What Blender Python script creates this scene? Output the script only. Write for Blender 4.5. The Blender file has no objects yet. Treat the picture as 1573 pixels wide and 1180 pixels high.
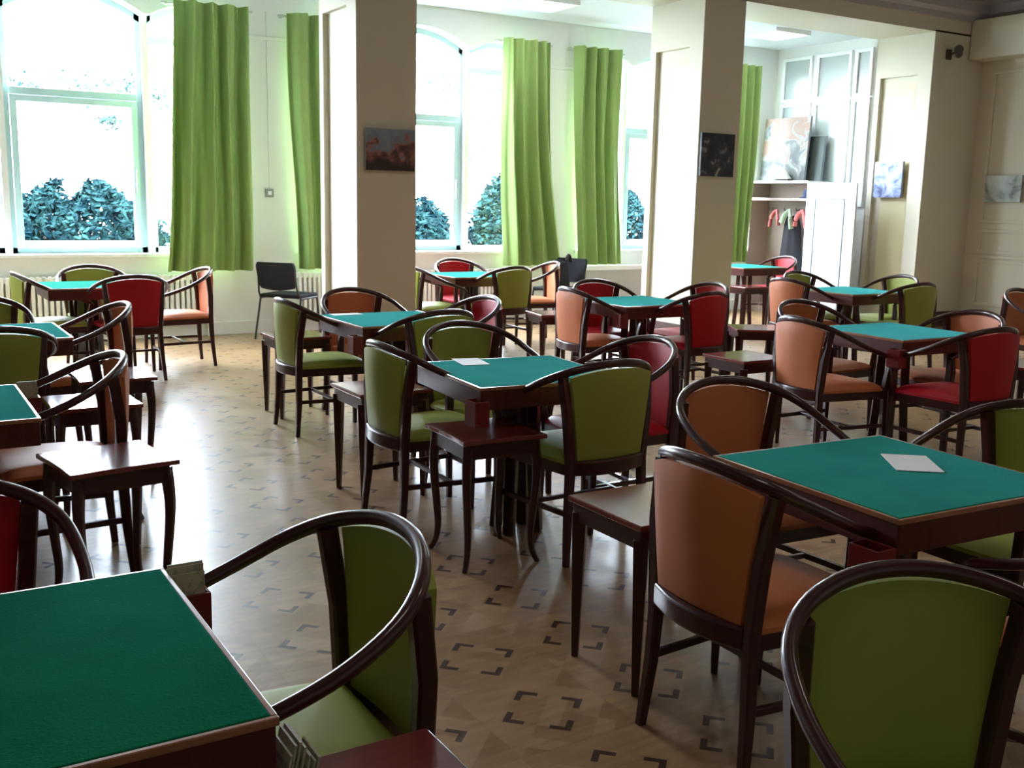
import bpy, bmesh, math, random
from mathutils import Vector, Matrix
random.seed(7)
S = bpy.context.scene
COL = S.collection

# ---------------------------------------------------------------- camera, world, light, exposure
cam_data = bpy.data.cameras.new('camera')
cam = bpy.data.objects.new('camera', cam_data)
COL.objects.link(cam)
_r, _u, _f = Vector((0.8537, -0.5203, 0.0206)), Vector((0.0735, 0.1596, 0.9844)), Vector((0.5156, 0.8389, -0.1745))
cam.matrix_world = Matrix(((_r.x, _u.x, -_f.x, 0), (_r.y, _u.y, -_f.y, 0), (_r.z, _u.z, -_f.z, 1.493), (0, 0, 0, 1)))
cam_data.sensor_width = 36.0
cam_data.lens = 36.0 * 1593.3 / 1573.0
cam_data.clip_start = 0.02
cam_data.clip_end = 200
S.camera = cam

S.view_settings.view_transform = 'Standard'
S.view_settings.look = 'None'
S.view_settings.gamma = 1.0
S.view_settings.exposure = 1.75
S.view_settings.use_curve_mapping = False

world = bpy.data.worlds.new('overcast_sky')
S.world = world
world.use_nodes = True
bg = world.node_tree.nodes['Background']
bg.inputs['Color'].default_value = (0.80, 0.85, 1.0, 1)
bg.inputs['Strength'].default_value = 20.0

def area(name, loc, rot, sx, sy, power, color=(1, 1, 1), portal=False):
    d = bpy.data.lights.new(name, 'AREA')
    d.shape = 'RECTANGLE'
    d.size, d.size_y, d.energy, d.color = sx, sy, power, color
    o = bpy.data.objects.new(name, d)
    o.location = loc
    o.rotation_euler = rot
    COL.objects.link(o)
    if portal:
        d.cycles.is_portal = True
    return o

BAYS = [(1.13, 2.48), (4.85, 6.20), (8.57, 9.92)]        # mullion positions of each window group
for m1, m2 in BAYS:
    area('window_portal', ((m1 + m2) / 2, 11.44, 2.12), (math.radians(-90), 0, 0), 3.0, 2.6, 10, portal=True)

# ceiling fixtures added out of the frame above, for warm fill in the room
FILL_LAMPS = [(1.2, 1.0), (5.0, 1.0), (1.2, 5.2), (5.0, 5.2), (8.8, 5.2)]
for lx, ly in FILL_LAMPS:
    area('ceiling_fixture_light', (lx, ly, 4.05), (0, 0, 0), 1.1, 0.3, 2.6, (1.0, 0.86, 0.72))

# ---------------------------------------------------------------- materials
def new_mat(name):
    m = bpy.data.materials.new(name)
    m.use_nodes = True
    return m, m.node_tree, m.node_tree.nodes['Principled BSDF']

def N(nt, t, **k):
    n = nt.nodes.new(t)
    for a, v in k.items():
        setattr(n, a, v)
    return n

def mth(nt, op, a, b=None, c=None):
    n = nt.nodes.new('ShaderNodeMath')
    n.operation = op
    for i, v in enumerate((a, b, c)):
        if v is None:
            continue
        if isinstance(v, (int, float)):
            n.inputs[i].default_value = v
        else:
            nt.links.new(v, n.inputs[i])
    return n.outputs[0]

def mixc(nt, fac, a, b):
    n = nt.nodes.new('ShaderNodeMix')
    n.data_type = 'RGBA'
    for sock, v in ((n.inputs[0], fac), (n.inputs[6], a), (n.inputs[7], b)):
        if isinstance(v, (int, float)):
            sock.default_value = v
        elif isinstance(v, tuple):
            sock.default_value = (*v[:3], 1)
        else:
            nt.links.new(v, sock)
    return n.outputs[2]

def simple(name, col, rough=0.5, var=0.12, scale=6.0, spec=0.5, coat=0.0, sheen=0.0, bump=0.0, bscale=60, stretch=None, metal=0.0, sheen_tint=(1, 1, 1)):
    m, nt, b = new_mat(name)
    tc = N(nt, 'ShaderNodeTexCoord')
    noi = N(nt, 'ShaderNodeTexNoise')
    noi.inputs['Scale'].default_value = scale
    noi.inputs['Detail'].default_value = 4
    src = tc.outputs['Object']
    if stretch:
        mp = N(nt, 'ShaderNodeMapping')
        mp.inputs['Scale'].default_value = stretch
        nt.links.new(src, mp.inputs[0])
        src = mp.outputs[0]
    nt.links.new(src, noi.inputs['Vector'])
    d = tuple(c * (1 - var) for c in col)
    l = tuple(min(1, c * (1 + var)) for c in col)
    nt.links.new(mixc(nt, noi.outputs[0], d, l), b.inputs['Base Color'])
    b.inputs['Roughness'].default_value = rough
    b.inputs['Specular IOR Level'].default_value = spec
    b.inputs['Coat Weight'].default_value = coat
    b.inputs['Coat Roughness'].default_value = 0.12
    b.inputs['Sheen Weight'].default_value = sheen
    b.inputs['Sheen Tint'].default_value = (*sheen_tint, 1)
    b.inputs['Sheen Roughness'].default_value = 0.3
    b.inputs['Metallic'].default_value = metal
    if bump:
        n2 = N(nt, 'ShaderNodeTexNoise')
        n2.inputs['Scale'].default_value = bscale
        nt.links.new(src, n2.inputs['Vector'])
        bp = N(nt, 'ShaderNodeBump')
        bp.inputs['Strength'].default_value = bump
        bp.inputs['Distance'].default_value = 0.01
        nt.links.new(n2.outputs[0], bp.inputs['Height'])
        nt.links.new(bp.outputs[0], b.inputs['Normal'])
    return m

M = {}
M['wood'] = simple('dark_mahogany', (0.040, 0.007, 0.007), 0.35, 0.5, 8, spec=0.3, coat=0.45, stretch=(1, 1, 6))
M['wood_table'] = simple('red_mahogany', (0.080, 0.013, 0.010), 0.5, 0.45, 7, spec=0.3, coat=0.12, stretch=(6, 1, 1))
M['wood_top'] = simple('stool_top_mahogany', (0.17, 0.026, 0.024), 0.22, 0.25, 10, coat=0.6, stretch=(1, 9, 1))
M['edge'] = simple('orange_edge_lipping', (0.30, 0.12, 0.055), 0.3, 0.25, 14, coat=0.4)
M['felt'] = simple('green_felt', (0.008, 0.155, 0.066), 0.8, 0.42, 4, spec=0.0, sheen=0.45, sheen_tint=(0.14, 0.60, 0.70), bump=0.15, bscale=180)
M['lime'] = simple('lime_upholstery', (0.300, 0.345, 0.060), 0.5, 0.10, 5, spec=0.25, sheen=0.0)
M['orange'] = simple('orange_upholstery', (0.52, 0.165, 0.065), 0.5, 0.12, 5, spec=0.25, sheen=0.0)
M['red'] = simple('red_upholstery', (0.42, 0.008, 0.018), 0.5, 0.10, 5, spec=0.25, sheen=0.0)
M['cream'] = simple('cream_paint', (0.62, 0.575, 0.46), 0.6, 0.03, 2)
M['bay_white'] = simple('pale_paint', (0.80, 0.81, 0.80), 0.6, 0.03, 2)
M['frame_white'] = simple('white_gloss_paint', (0.86, 0.90, 0.91), 0.35, 0.03, 3)
M['beige'] = simple('beige_paint', (0.36, 0.32, 0.26), 0.7, 0.03, 2)
M['panel_yellow'] = simple('pale_yellow_panel', (0.72, 0.65, 0.42), 0.6, 0.04, 2)
M['ceiling'] = simple('ceiling_white', (0.70, 0.74, 0.76), 0.8, 0.03, 2)
M['ceiling_main'] = simple('ceiling_grey', (0.42, 0.40, 0.42), 0.8, 0.05, 2)
M['base'] = simple('dark_baseboard', (0.07, 0.035, 0.028), 0.45, 0.2, 4)
M['window_paint'] = simple('pale_aqua_window_paint', (0.50, 0.70, 0.72), 0.4, 0.04, 3)  # cyan window glare put into the frame colour as pale aqua
M['radiator'] = simple('radiator_enamel', (0.86, 0.88, 0.88), 0.4, 0.03, 3)
M['black'] = simple('black_fabric', (0.006, 0.006, 0.010), 0.9, 0.2, 30)
M['black_metal'] = simple('black_metal', (0.015, 0.017, 0.022), 0.35, 0.1, 10)
M['paper'] = simple('white_paper', (0.85, 0.87, 0.87), 0.7, 0.03, 5)
M['box_red'] = simple('red_plastic', (0.16, 0.006, 0.010), 0.35, 0.1, 10)
M['grey_stone'] = simple('grey_cover', (0.45, 0.44, 0.42), 0.7, 0.08, 5)
M['frost'] = simple('frosted_grey_glass', (0.40, 0.45, 0.45), 0.25, 0.05, 2)
M['frost_light'] = simple('frosted_light_glass', (0.66, 0.78, 0.80), 0.25, 0.05, 2)
M['cup_inside'] = simple('cupboard_inside', (0.32, 0.24, 0.20), 0.7, 0.1, 4)
M['shelf'] = simple('shelf_brown', (0.25, 0.17, 0.14), 0.5, 0.1, 4)
M['dark'] = simple('dark_brown', (0.05, 0.035, 0.025), 0.5, 0.1, 4)
M['navy'] = simple('navy_cloth', (0.02, 0.035, 0.09), 0.8, 0.2, 12)
M['rose'] = simple('rose_cloth', (0.42, 0.10, 0.09), 0.8, 0.2, 12)
M['sage'] = simple('sage_cloth', (0.30, 0.38, 0.26), 0.8, 0.2, 12)
M['curtain'] = simple('lime_curtain', (0.30, 0.43, 0.15), 0.75, 0.10, 3, spec=0.2)
M['rod'] = simple('steel_rod', (0.55, 0.57, 0.55), 0.35, 0.05, 3, metal=0.6)
M['grass'] = simple('grass', (0.20, 0.24, 0.20), 0.9, 0.25, 2)
M['bark'] = simple('bark', (0.22, 0.17, 0.13), 0.9, 0.25, 9)
M['canvas_edge'] = simple('canvas_edge', (0.25, 0.27, 0.30), 0.8, 0.1, 6)

# curtains let some daylight through
nt = M['curtain'].node_tree
b = nt.nodes['Principled BSDF']
tr = N(nt, 'ShaderNodeBsdfTranslucent')
tr.inputs[0].default_value = (0.30, 0.50, 0.08, 1)
mx = N(nt, 'ShaderNodeMixShader')
mx.inputs[0].default_value = 0.07
nt.links.new(b.outputs[0], mx.inputs[1])
nt.links.new(tr.outputs[0], mx.inputs[2])
nt.links.new(mx.outputs[0], nt.nodes['Material Output'].inputs[0])

def leaf_mat(name, dark, light):
    m, nt, b = new_mat(name)
    tc = N(nt, 'ShaderNodeTexCoord')
    v = N(nt, 'ShaderNodeTexNoise')
    v.inputs['Scale'].default_value = 5.0
    v.inputs['Detail'].default_value = 3
    nt.links.new(tc.outputs['Object'], v.inputs['Vector'])
    cr = N(nt, 'ShaderNodeValToRGB')
    cr.color_ramp.elements[0].position = 0.38
    cr.color_ramp.elements[0].color = (*dark, 1)
    cr.color_ramp.elements[1].position = 0.62
    cr.color_ramp.elements[1].color = (*light, 1)
    nt.links.new(v.outputs[0], cr.inputs[0])
    nt.links.new(cr.outputs[0], b.inputs['Base Color'])
    b.inputs['Roughness'].default_value = 0.8
    b.inputs['Specular IOR Level'].default_value = 0.02
    return m
M['leaf'] = leaf_mat('hedge_leaves', (0.0018, 0.0095, 0.0130), (0.0150, 0.0440, 0.0440))
M['leaf_pale'] = leaf_mat('tree_leaves', (0.012, 0.030, 0.028), (0.030, 0.055, 0.050))

def glass_mat():
    m, nt, b = new_mat('window_glass')
    nt.nodes.remove(b)
    t = N(nt, 'ShaderNodeBsdfTransparent')
    t.inputs[0].default_value = (0.94, 0.98, 0.97, 1)
    g = N(nt, 'ShaderNodeBsdfGlossy')
    g.inputs['Roughness'].default_value = 0.02
    fr = N(nt, 'ShaderNodeFresnel')
    fr.inputs[0].default_value = 1.45
    mx = N(nt, 'ShaderNodeMixShader')
    ge = N(nt, 'ShaderNodeNewGeometry')          # reflect only on the outer faces of the thin pane
    front = mth(nt, 'SUBTRACT', 1.0, ge.outputs['Backfacing'])
    nt.links.new(mth(nt, 'MULTIPLY', mth(nt, 'MINIMUM', fr.outputs[0], 1.0), front), mx.inputs[0])
    nt.links.new(t.outputs[0], mx.inputs[1])
    nt.links.new(g.outputs[0], mx.inputs[2])
    nt.links.new(mx.outputs[0], nt.nodes['Material Output'].inputs[0])
    return m
M['glass'] = glass_mat()

def lamp_mat():
    m, nt, b = new_mat('lamp_diffuser')
    b.inputs['Base Color'].default_value = (0.9, 0.9, 0.9, 1)
    b.inputs['Emission Color'].default_value = (1, 0.99, 0.95, 1)
    b.inputs['Emission Strength'].default_value = 5.0
    return m
M['lamp'] = lamp_mat()
M['lamp_dim'] = M['lamp'].copy()
M['lamp_dim'].node_tree.nodes['Principled BSDF'].inputs['Emission Strength'].default_value = 1.0

def parquet():
    m, nt, b = new_mat('parquet')
    geo = N(nt, 'ShaderNodeNewGeometry')
    sep = N(nt, 'ShaderNodeSeparateXYZ')
    nt.links.new(geo.outputs['Position'], sep.inputs[0])
    x0, y0 = sep.outputs[0], sep.outputs[1]
    P = 0.40
    u = mth(nt, 'DIVIDE', mth(nt, 'ADD', x0, 20.0 * P), P)           # tile centres at x = 1.6, y = 2.387
    v = mth(nt, 'DIVIDE', mth(nt, 'ADD', y0, 20.0 * P + 0.013), P)
    cu, cv = mth(nt, 'ROUND', u), mth(nt, 'ROUND', v)
    lu = mth(nt, 'MULTIPLY', mth(nt, 'SUBTRACT', u, cu), P)
    lv = mth(nt, 'MULTIPLY', mth(nt, 'SUBTRACT', v, cv), P)
    s2 = 0.70711
    p = mth(nt, 'MULTIPLY', mth(nt, 'ADD', lu, lv), s2)
    q = mth(nt, 'MULTIPLY', mth(nt, 'SUBTRACT', lu, lv), s2)
    ap, aq = mth(nt, 'ABSOLUTE', p), mth(nt, 'ABSOLUTE', q)
    mxa, mna = mth(nt, 'MAXIMUM', ap, aq), mth(nt, 'MINIMUM', ap, aq)
    L = mth(nt, 'MULTIPLY', mth(nt, 'MULTIPLY', mth(nt, 'GREATER_THAN', mxa, 0.081), mth(nt, 'LESS_THAN', mxa, 0.101)),
            mth(nt, 'GREATER_THAN', mna, 0.038))
    inside = mth(nt, 'LESS_THAN', mxa, 0.092)
    # boards: inner square runs along one diagonal, outer ones along the axes
    alt = mth(nt, 'MODULO', mth(nt, 'ADD', mth(nt, 'ADD', cu, cv), 400.0), 2.0)
    bi = mth(nt, 'FLOOR', mth(nt, 'DIVIDE', mth(nt, 'ADD', mth(nt, 'MULTIPLY', p, alt), mth(nt, 'MULTIPLY', q, mth(nt, 'SUBTRACT', 1.0, alt))), 0.061))
    quad = mth(nt, 'ADD', mth(nt, 'MULTIPLY', mth(nt, 'GREATER_THAN', p, 0.0), 3.0), mth(nt, 'GREATER_THAN', q, 0.0))
    bo = mth(nt, 'ADD', mth(nt, 'FLOOR', mth(nt, 'DIVIDE', mxa, 0.055)), mth(nt, 'MULTIPLY', quad, 7.0))
    bid = mth(nt, 'ADD', mth(nt, 'MULTIPLY', inside, bi), mth(nt, 'MULTIPLY', mth(nt, 'SUBTRACT', 1.0, inside), mth(nt, 'ADD', bo, 11.0)))
    comb = N(nt, 'ShaderNodeCombineXYZ')
    nt.links.new(cu, comb.inputs[0]); nt.links.new(cv, comb.inputs[1]); nt.links.new(bid, comb.inputs[2])
    wn = N(nt, 'ShaderNodeTexWhiteNoise', noise_dimensions='3D')
    nt.links.new(comb.outputs[0], wn.inputs[0])
    cr = N(nt, 'ShaderNodeValToRGB')
    cr.color_ramp.elements[0].color = (0.285, 0.160, 0.070, 1)
    cr.color_ramp.elements[1].color = (0.385, 0.235, 0.115, 1)
    nt.links.new(wn.outputs[0], cr.inputs[0])
    n1 = N(nt, 'ShaderNodeTexNoise')
    n1.inputs['Scale'].default_value = 1.1
    n1.inputs['Detail'].default_value = 5
    nt.links.new(geo.outputs['Position'], n1.inputs['Vector'])
    wear = mixc(nt, n1.outputs[0], (0.82, 0.80, 0.78), (1.15, 1.15, 1.15))
    mul = N(nt, 'ShaderNodeMix', data_type='RGBA', blend_type='MULTIPLY')
    mul.inputs[0].default_value = 1
    nt.links.new(cr.outputs[0], mul.inputs[6]); nt.links.new(wear, mul.inputs[7])
    joint = mth(nt, 'MULTIPLY', mth(nt, 'GREATER_THAN', mth(nt, 'MAXIMUM', mth(nt, 'ABSOLUTE', lu), mth(nt, 'ABSOLUTE', lv)), 0.1985), 0.15)
    gm = N(nt, 'ShaderNodeMapping')
    gm.inputs['Scale'].default_value = (5, 38, 1)
    gm.inputs['Rotation'].default_value = (0, 0, 0.5)
    nt.links.new(geo.outputs['Position'], gm.inputs[0])
    n3 = N(nt, 'ShaderNodeTexNoise')
    n3.inputs['Scale'].default_value = 1.0
    n3.inputs['Detail'].default_value = 3
    nt.links.new(gm.outputs[0], n3.inputs['Vector'])
    grain = N(nt, 'ShaderNodeMix', data_type='RGBA', blend_type='MULTIPLY')
    grain.inputs[0].default_value = 1
    nt.links.new(mul.outputs[2], grain.inputs[6])
    nt.links.new(mixc(nt, n3.outputs[0], (0.62, 0.60, 0.58), (1.35, 1.33, 1.30)), grain.inputs[7])
    c1 = mixc(nt, joint, grain.outputs[2], (0.10, 0.05, 0.03))
    c2 = mixc(nt, L, c1, (0.050, 0.017, 0.009))
    nt.links.new(c2, b.inputs['Base Color'])
    rg = N(nt, 'ShaderNodeMapRange')
    rg.inputs['To Min'].default_value = 0.34
    rg.inputs['To Max'].default_value = 0.46
    nt.links.new(wn.outputs[0], rg.inputs[0])
    nt.links.new(rg.outputs[0], b.inputs['Roughness'])
    b.inputs['Coat Weight'].default_value = 0.45
    b.inputs['Coat Roughness'].default_value = 0.22
    n2 = N(nt, 'ShaderNodeTexNoise')
    n2.inputs['Scale'].default_value = 7
    n2.inputs['Detail'].default_value = 4
    nt.links.new(geo.outputs['Position'], n2.inputs['Vector'])
    hh = mth(nt, 'ADD', mth(nt, 'MULTIPLY', n2.outputs[0], 0.6), mth(nt, 'MULTIPLY', wn.outputs[0], 0.12))
    bp = N(nt, 'ShaderNodeBump')
    bp.inputs['Strength'].default_value = 0.22
    bp.inputs['Distance'].default_value = 0.012
    nt.links.new(hh, bp.inputs['Height'])
    nt.links.new(bp.outputs[0], b.inputs['Normal'])
    return m
M['parquet'] = parquet()

def art_mat(name, axis_u, stops, scale, seed, vgrad):
    """abstract blotches: noise + vertical position -> colour ramp"""
    m, nt, b = new_mat(name)
    tc = N(nt, 'ShaderNodeTexCoord')
    mp = N(nt, 'ShaderNodeMapping')
    mp.inputs['Location'].default_value = (seed, seed * 1.7, seed * .3)
    nt.links.new(tc.outputs['Object'], mp.inputs[0])
    noi = N(nt, 'ShaderNodeTexNoise')
    noi.inputs['Scale'].default_value = scale
    noi.inputs['Detail'].default_value = 5
    noi.inputs['Distortion'].default_value = 0.8
    nt.links.new(mp.outputs[0], noi.inputs['Vector'])
    sep = N(nt, 'ShaderNodeSeparateXYZ')
    nt.links.new(tc.outputs['Object'], sep.inputs[0])
    val = mth(nt, 'ADD', noi.outputs[0], mth(nt, 'MULTIPLY', sep.outputs[2], vgrad))
    cr = N(nt, 'ShaderNodeValToRGB')
    el = cr.color_ramp.elements
    while len(el) < len(stops):
        el.new(0.5)
    for e, (pos, c) in zip(el, stops):
        e.position = pos
        e.color = (*c, 1)
    nt.links.new(val, cr.inputs[0])
    nt.links.new(cr.outputs[0], b.inputs['Base Color'])
    b.inputs['Roughness'].default_value = 0.6
    return m

def card_mat():
    m, nt, b = new_mat('cream_cards')
    tc = N(nt, 'ShaderNodeTexCoord')
    sep = N(nt, 'ShaderNodeSeparateXYZ')
    nt.links.new(tc.outputs['Object'], sep.inputs[0])
    w = mth(nt, 'SINE', mth(nt, 'MULTIPLY', sep.outputs[0], 900.0))
    noi = N(nt, 'ShaderNodeTexNoise')
    noi.inputs['Scale'].default_value = 60
    nt.links.new(tc.outputs['Object'], noi.inputs['Vector'])
    f = mth(nt, 'MULTIPLY', mth(nt, 'GREATER_THAN', noi.outputs[0], 0.56), 0.5)
    c = mixc(nt, f, (0.52, 0.47, 0.33), (0.20, 0.24, 0.16))
    nt.links.new(mixc(nt, mth(nt, 'MULTIPLY', mth(nt, 'GREATER_THAN', w, 0.6), 0.5), c, (0.12, 0.10, 0.08)), b.inputs['Base Color'])
    b.inputs['Roughness'].default_value = 0.55
    return m
M['cards'] = card_mat()

# ---------------------------------------------------------------- mesh helpers
class MB:
    def __init__(self):
        self.v, self.f = [], []
    def add(self, vs, fs):
        k = len(self.v)
        self.v += [tuple(p) for p in vs]
        self.f += [tuple(i + k for i in f) for f in fs]
        return self
    def box(self, x0, x1, y0, y1, z0, z1):
        vs = [(x, y, z) for z in (z0, z1) for y in (y0, y1) for x in (x0, x1)]
        return self.add(vs, [(0, 2, 3, 1), (4, 5, 7, 6), (0, 1, 5, 4), (2, 6, 7, 3), (0, 4, 6, 2), (1, 3, 7, 5)])
    def sweep(self, pts, wid, hei, up=None, seg=10, power=2.0, cap=True):
        """superellipse section along pts; wid/hei functions or numbers"""
        pts = [Vector(p) for p in pts]
        n = len(pts)
        rings = []
        for i, p in enumerate(pts):
            t = (pts[min(i + 1, n - 1)] - pts[max(i - 1, 0)]).normalized()
            u = Vector(up) if up else Vector((0, 0, 1))
            if abs(t.dot(u)) > 0.97:
                u = Vector((1, 0, 0))
            s = t.cross(u).normalized()
            w = s.cross(t).normalized()
            k = i / (n - 1)
            a = wid(k) if callable(wid) else wid
            c = hei(k) if callable(hei) else hei
            ring = []
            for j in range(seg):
                th = 2 * math.pi * (j + 0.5) / seg
                cx, cy = math.cos(th), math.sin(th)
                e = 2.0 / power
                ring.append(p + s * (a / 2 * math.copysign(abs(cx) ** e, cx)) + w * (c / 2 * math.copysign(abs(cy) ** e, cy)))
            rings.append(ring)
        k0 = len(self.v)
        for r in rings:
            self.v += [tuple(q) for q in r]
        for i in range(n - 1):
            for j in range(seg):
                a, b_ = k0 + i * seg + j, k0 + i * seg + (j + 1) % seg
                self.f.append((a, b_, b_ + seg, a + seg))
        if cap:
            self.f.append(tuple(k0 + j for j in reversed(range(seg))))
            self.f.append(tuple(k0 + (n - 1) * seg + j for j in range(seg)))
        return self
    def prism(self, poly, axis, a, b_):
        """extrude a 2-D polygon along axis 'x','y' or 'z' from a to b"""
        def P(p, d):
            return {'x': (d, p[0], p[1]), 'y': (p[0], d, p[1]), 'z': (p[0], p[1], d)}[axis]
        n = len(poly)
        vs = [P(p, a) for p in poly] + [P(p, b_) for p in poly]
        return self.add(vs, [tuple(range(n))[::-1], tuple(range(n, 2 * n))] + [(i, (i + 1) % n, n + (i + 1) % n, n + i) for i in range(n)])
    def grid_solid(self, front, back):
        """front/back are equal grids [row][col] of points: a closed slab"""
        R, Cc = len(front), len(front[0])
        k = len(self.v)
        for g in (front, back):
            for r in g:
                self.v += [tuple(p) for p in r]
        o = R * Cc
        for i in range(R - 1):
            for j in range(Cc - 1):
                a = k + i * Cc + j
                self.f.append((a, a + 1, a + Cc + 1, a + Cc))
                self.f.append((a + o, a + o + Cc, a + o + Cc + 1, a + o + 1))
        ed = [(0, j) for j in range(Cc)] + [(i, Cc - 1) for i in range(1, R)] + [(R - 1, j) for j in range(Cc - 2, -1, -1)] + [(i, 0) for i in range(R - 2, 0, -1)]
        for q in range(len(ed)):
            a, c = ed[q], ed[(q + 1) % len(ed)]
            A, B_ = k + a[0] * Cc + a[1], k + c[0] * Cc + c[1]
            self.f.append((B_, A, A + o, B_ + o))
        return self
    def mesh(self, name, mat, smooth=False, bevel=0.0, segs=2):
        me = bpy.data.meshes.new(name)
        me.from_pydata(self.v, [], self.f)
        bm = bmesh.new()
        bm.from_mesh(me)
        bmesh.ops.recalc_face_normals(bm, faces=bm.faces)
        if bevel:
            es = [e for e in bm.edges if len(e.link_faces) == 2 and e.calc_face_angle(0) > 0.6]
            bmesh.ops.bevel(bm, geom=es, offset=bevel, segments=segs, profile=0.5, affect='EDGES', clamp_overlap=True)
        bm.to_mesh(me)
        bm.free()
        if smooth:
            for p in me.polygons:
                p.use_smooth = True
            me.set_sharp_from_angle(angle=math.radians(40))
        me.materials.append(mat)
        return me
    def obj(self, name, mat, parent=None, smooth=False, bevel=0.0, segs=2):
        o = bpy.data.objects.new(name, self.mesh(name, mat, smooth, bevel, segs))
        COL.objects.link(o)
        if parent:
            o.parent = parent
        return o

def tag(o, label, cat, group=None):
    o['label'] = label
    o['category'] = cat
    if group:
        o['group'] = group
    return o

def thing(name, label, cat, loc=(0, 0, 0), rz=0.0, group=None):
    o = bpy.data.objects.new(name, None)
    o.empty_display_size = 0.1
    COL.objects.link(o)
    o.location = loc
    o.rotation_euler = (0, 0, rz)
    return tag(o, label, cat, group)

def struct(o, label=None):
    o['kind'] = 'structure'
    if label:
        o['label'] = label
    return o

def copy_tree(o, parent=None):
    c = o.copy()
    COL.objects.link(c)
    c.parent = parent
    for ch in list(o.children):
        copy_tree(ch, c)
    return c

def catmull(P, k=6):
    P = [Vector(p) for p in P]
    Q = [2 * P[0] - P[1]] + P + [2 * P[-1] - P[-2]]
    out = []
    for i in range(1, len(Q) - 2):
        for j in range(k):
            t = j / k
            a, b_, c, d = Q[i - 1], Q[i], Q[i + 1], Q[i + 2]
            out.append(0.5 * ((2 * b_) + (c - a) * t + (2 * a - 5 * b_ + 4 * c - d) * t * t + (3 * b_ - a - 3 * c + d) * t ** 3))
    out.append(P[-1])
    return out

# ---------------------------------------------------------------- the setting
XL, XR, YB0, YA0, YA1, YW = -3.2, 12.117, -3.0, 8.535, 9.39, 11.11
XS = 11.15                                     # inner side of the partition in the bay
ZB, ZBEAM, ZM = 3.66, 3.61, 4.25
struct(MB().box(XL - .2, XR + .2, YB0 - .2, YW + .36, -.12, 0).obj('floor', M['parquet']), 'brown parquet floor with dark corner inlays')
struct(MB().box(XL - .2, XR + .2, YB0 - .2, YA0 + .1, ZM, ZM + .15).obj('ceiling', M['ceiling_main']), 'high ceiling of the main room')
struct(MB().box(XL - .2, XR + .2, YA0 + .1, YW + .5, ZB, ZB + .15).obj('ceiling', M['ceiling']), 'white lower ceiling over the window bay')

# window wall with arched openings
def arc_top(x, a, b_, z0, rise):
    t = (x - (a + b_) / 2) / ((b_ - a) / 2)
    return z0 + rise * (1 - t * t)
LIGHTS = []                                    # (x0, x1, zspring, rise, bay, kind)
for bi_, (m1, m2) in enumerate(BAYS):
    LIGHTS += [(m1 - .80, m1 - .03, 3.24, .12, bi_, 's'), (m1 + .03, m2 - .03, 3.24, .20, bi_, 'c'), (m2 + .03, m2 + .80, 3.24, .12, bi_, 's')]
wall = MB()
Y0, Y1 = YW, YW + .35
edges = [XL]
for l in LIGHTS:
    edges += [l[0], l[1]]
edges.append(XR + .2)
for i in range(0, len(edges), 2):
    a, c = edges[i], edges[i + 1]
    if c - a < 0.1:                            # slim mullion between lights: set back with the frames
        wall.box(a, c, YW + .14, Y1, .87, 3.3)
        wall.prism([(a, 3.24), (c, 3.24), (c, ZB + .02), (a, ZB + .02)], 'y', Y0, Y1)
    else:
        wall.box(a, c, Y0, Y1, .0, ZB + .02)
for bi_, (m1, m2) in enumerate(BAYS):
    wall.box(m1 - .80, m2 + .80, Y0, Y1, 0, .84)
for (a, c, z0, rise, _, _) in LIGHTS:
    n = 14
    xs = [a + (c - a) * k / n for k in range(n + 1)]
    for k in range(n):
        za, zc = arc_top(xs[k], a, c, z0, rise), arc_top(xs[k + 1], a, c, z0, rise)
        wall.prism([(xs[k], za), (xs[k + 1], zc), (xs[k + 1], ZB + .02), (xs[k], ZB + .02)], 'y', Y0, Y1)
struct(wall.obj('wall_back', M['bay_white']), 'pale window wall with arched openings')
# picture-rail line on the piers
t = MB()
for a, c in ((3.34, 4.02), (7.05, 7.75)):
    t.box(a, c, YW - .015, YW + .01, 3.10, 3.135)
struct(t.obj('trim_1', M['bay_white'], bevel=.004), 'thin picture rail on the window piers')

# windows
wn_ = 0
for (a, c, z0, rise, bay, kind) in LIGHTS:
    wn_ += 1
    root = struct(thing('window_%d' % wn_, ('tall arched window light' if kind == 'c' else 'narrow side window light'), 'window'))
    del root['category']
    fy0, fy1 = YW + .22, YW + .28
    f = MB()
    f.box(a, a + .05, fy0, fy1, .87, z0 + .02).box(c - .05, c, fy0, fy1, .87, z0 + .02).box(a, c, fy0, fy1, .87, .93)
    n = 14
    for k in range(n):
        xa, xb = a + (c - a) * k / n, a + (c - a) * (k + 1) / n
        za, zc = arc_top(xa, a, c, z0, rise), arc_top(xb, a, c, z0, rise)
        f.prism([(xa, za - .06), (xb, zc - .06), (xb, zc), (xa, za)], 'y', fy0, fy1)
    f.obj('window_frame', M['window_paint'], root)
    zt = 2.44 if kind == 'c' else 3.02
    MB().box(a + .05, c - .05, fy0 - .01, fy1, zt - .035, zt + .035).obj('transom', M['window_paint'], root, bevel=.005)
    if kind == 'c':
        s = MB()
        s.box(a + .055, a + .115, fy0 - .03, fy1 - .01, .935, zt - .04).box(c - .115, c - .055, fy0 - .03, fy1 - .01, .935, zt - .04)
        s.box(a + .115, c - .115, fy0 - .03, fy1 - .01, .935, .995).box(a + .115, c - .115, fy0 - .03, fy1 - .01, zt - .10, zt - .04)
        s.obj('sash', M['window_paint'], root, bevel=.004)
        MB().sweep([(c - .085, fy0 - .05, 1.50), (c - .085, fy0 - .05, 1.72)], .018, .018).obj('window_handle', M['rod'], root, smooth=True)
    g = MB()
    xs = [a + .04 + (c - a - .08) * k / n for k in range(n + 1)]
    g.prism([(xs[0], .9), (xs[-1], .9)] + [(x, arc_top(x, a, c, z0, rise) - .03) for x in reversed(xs)], 'y', fy0 + .025, fy0 + .031)
    g.obj('glass', M['glass'], root)
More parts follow.
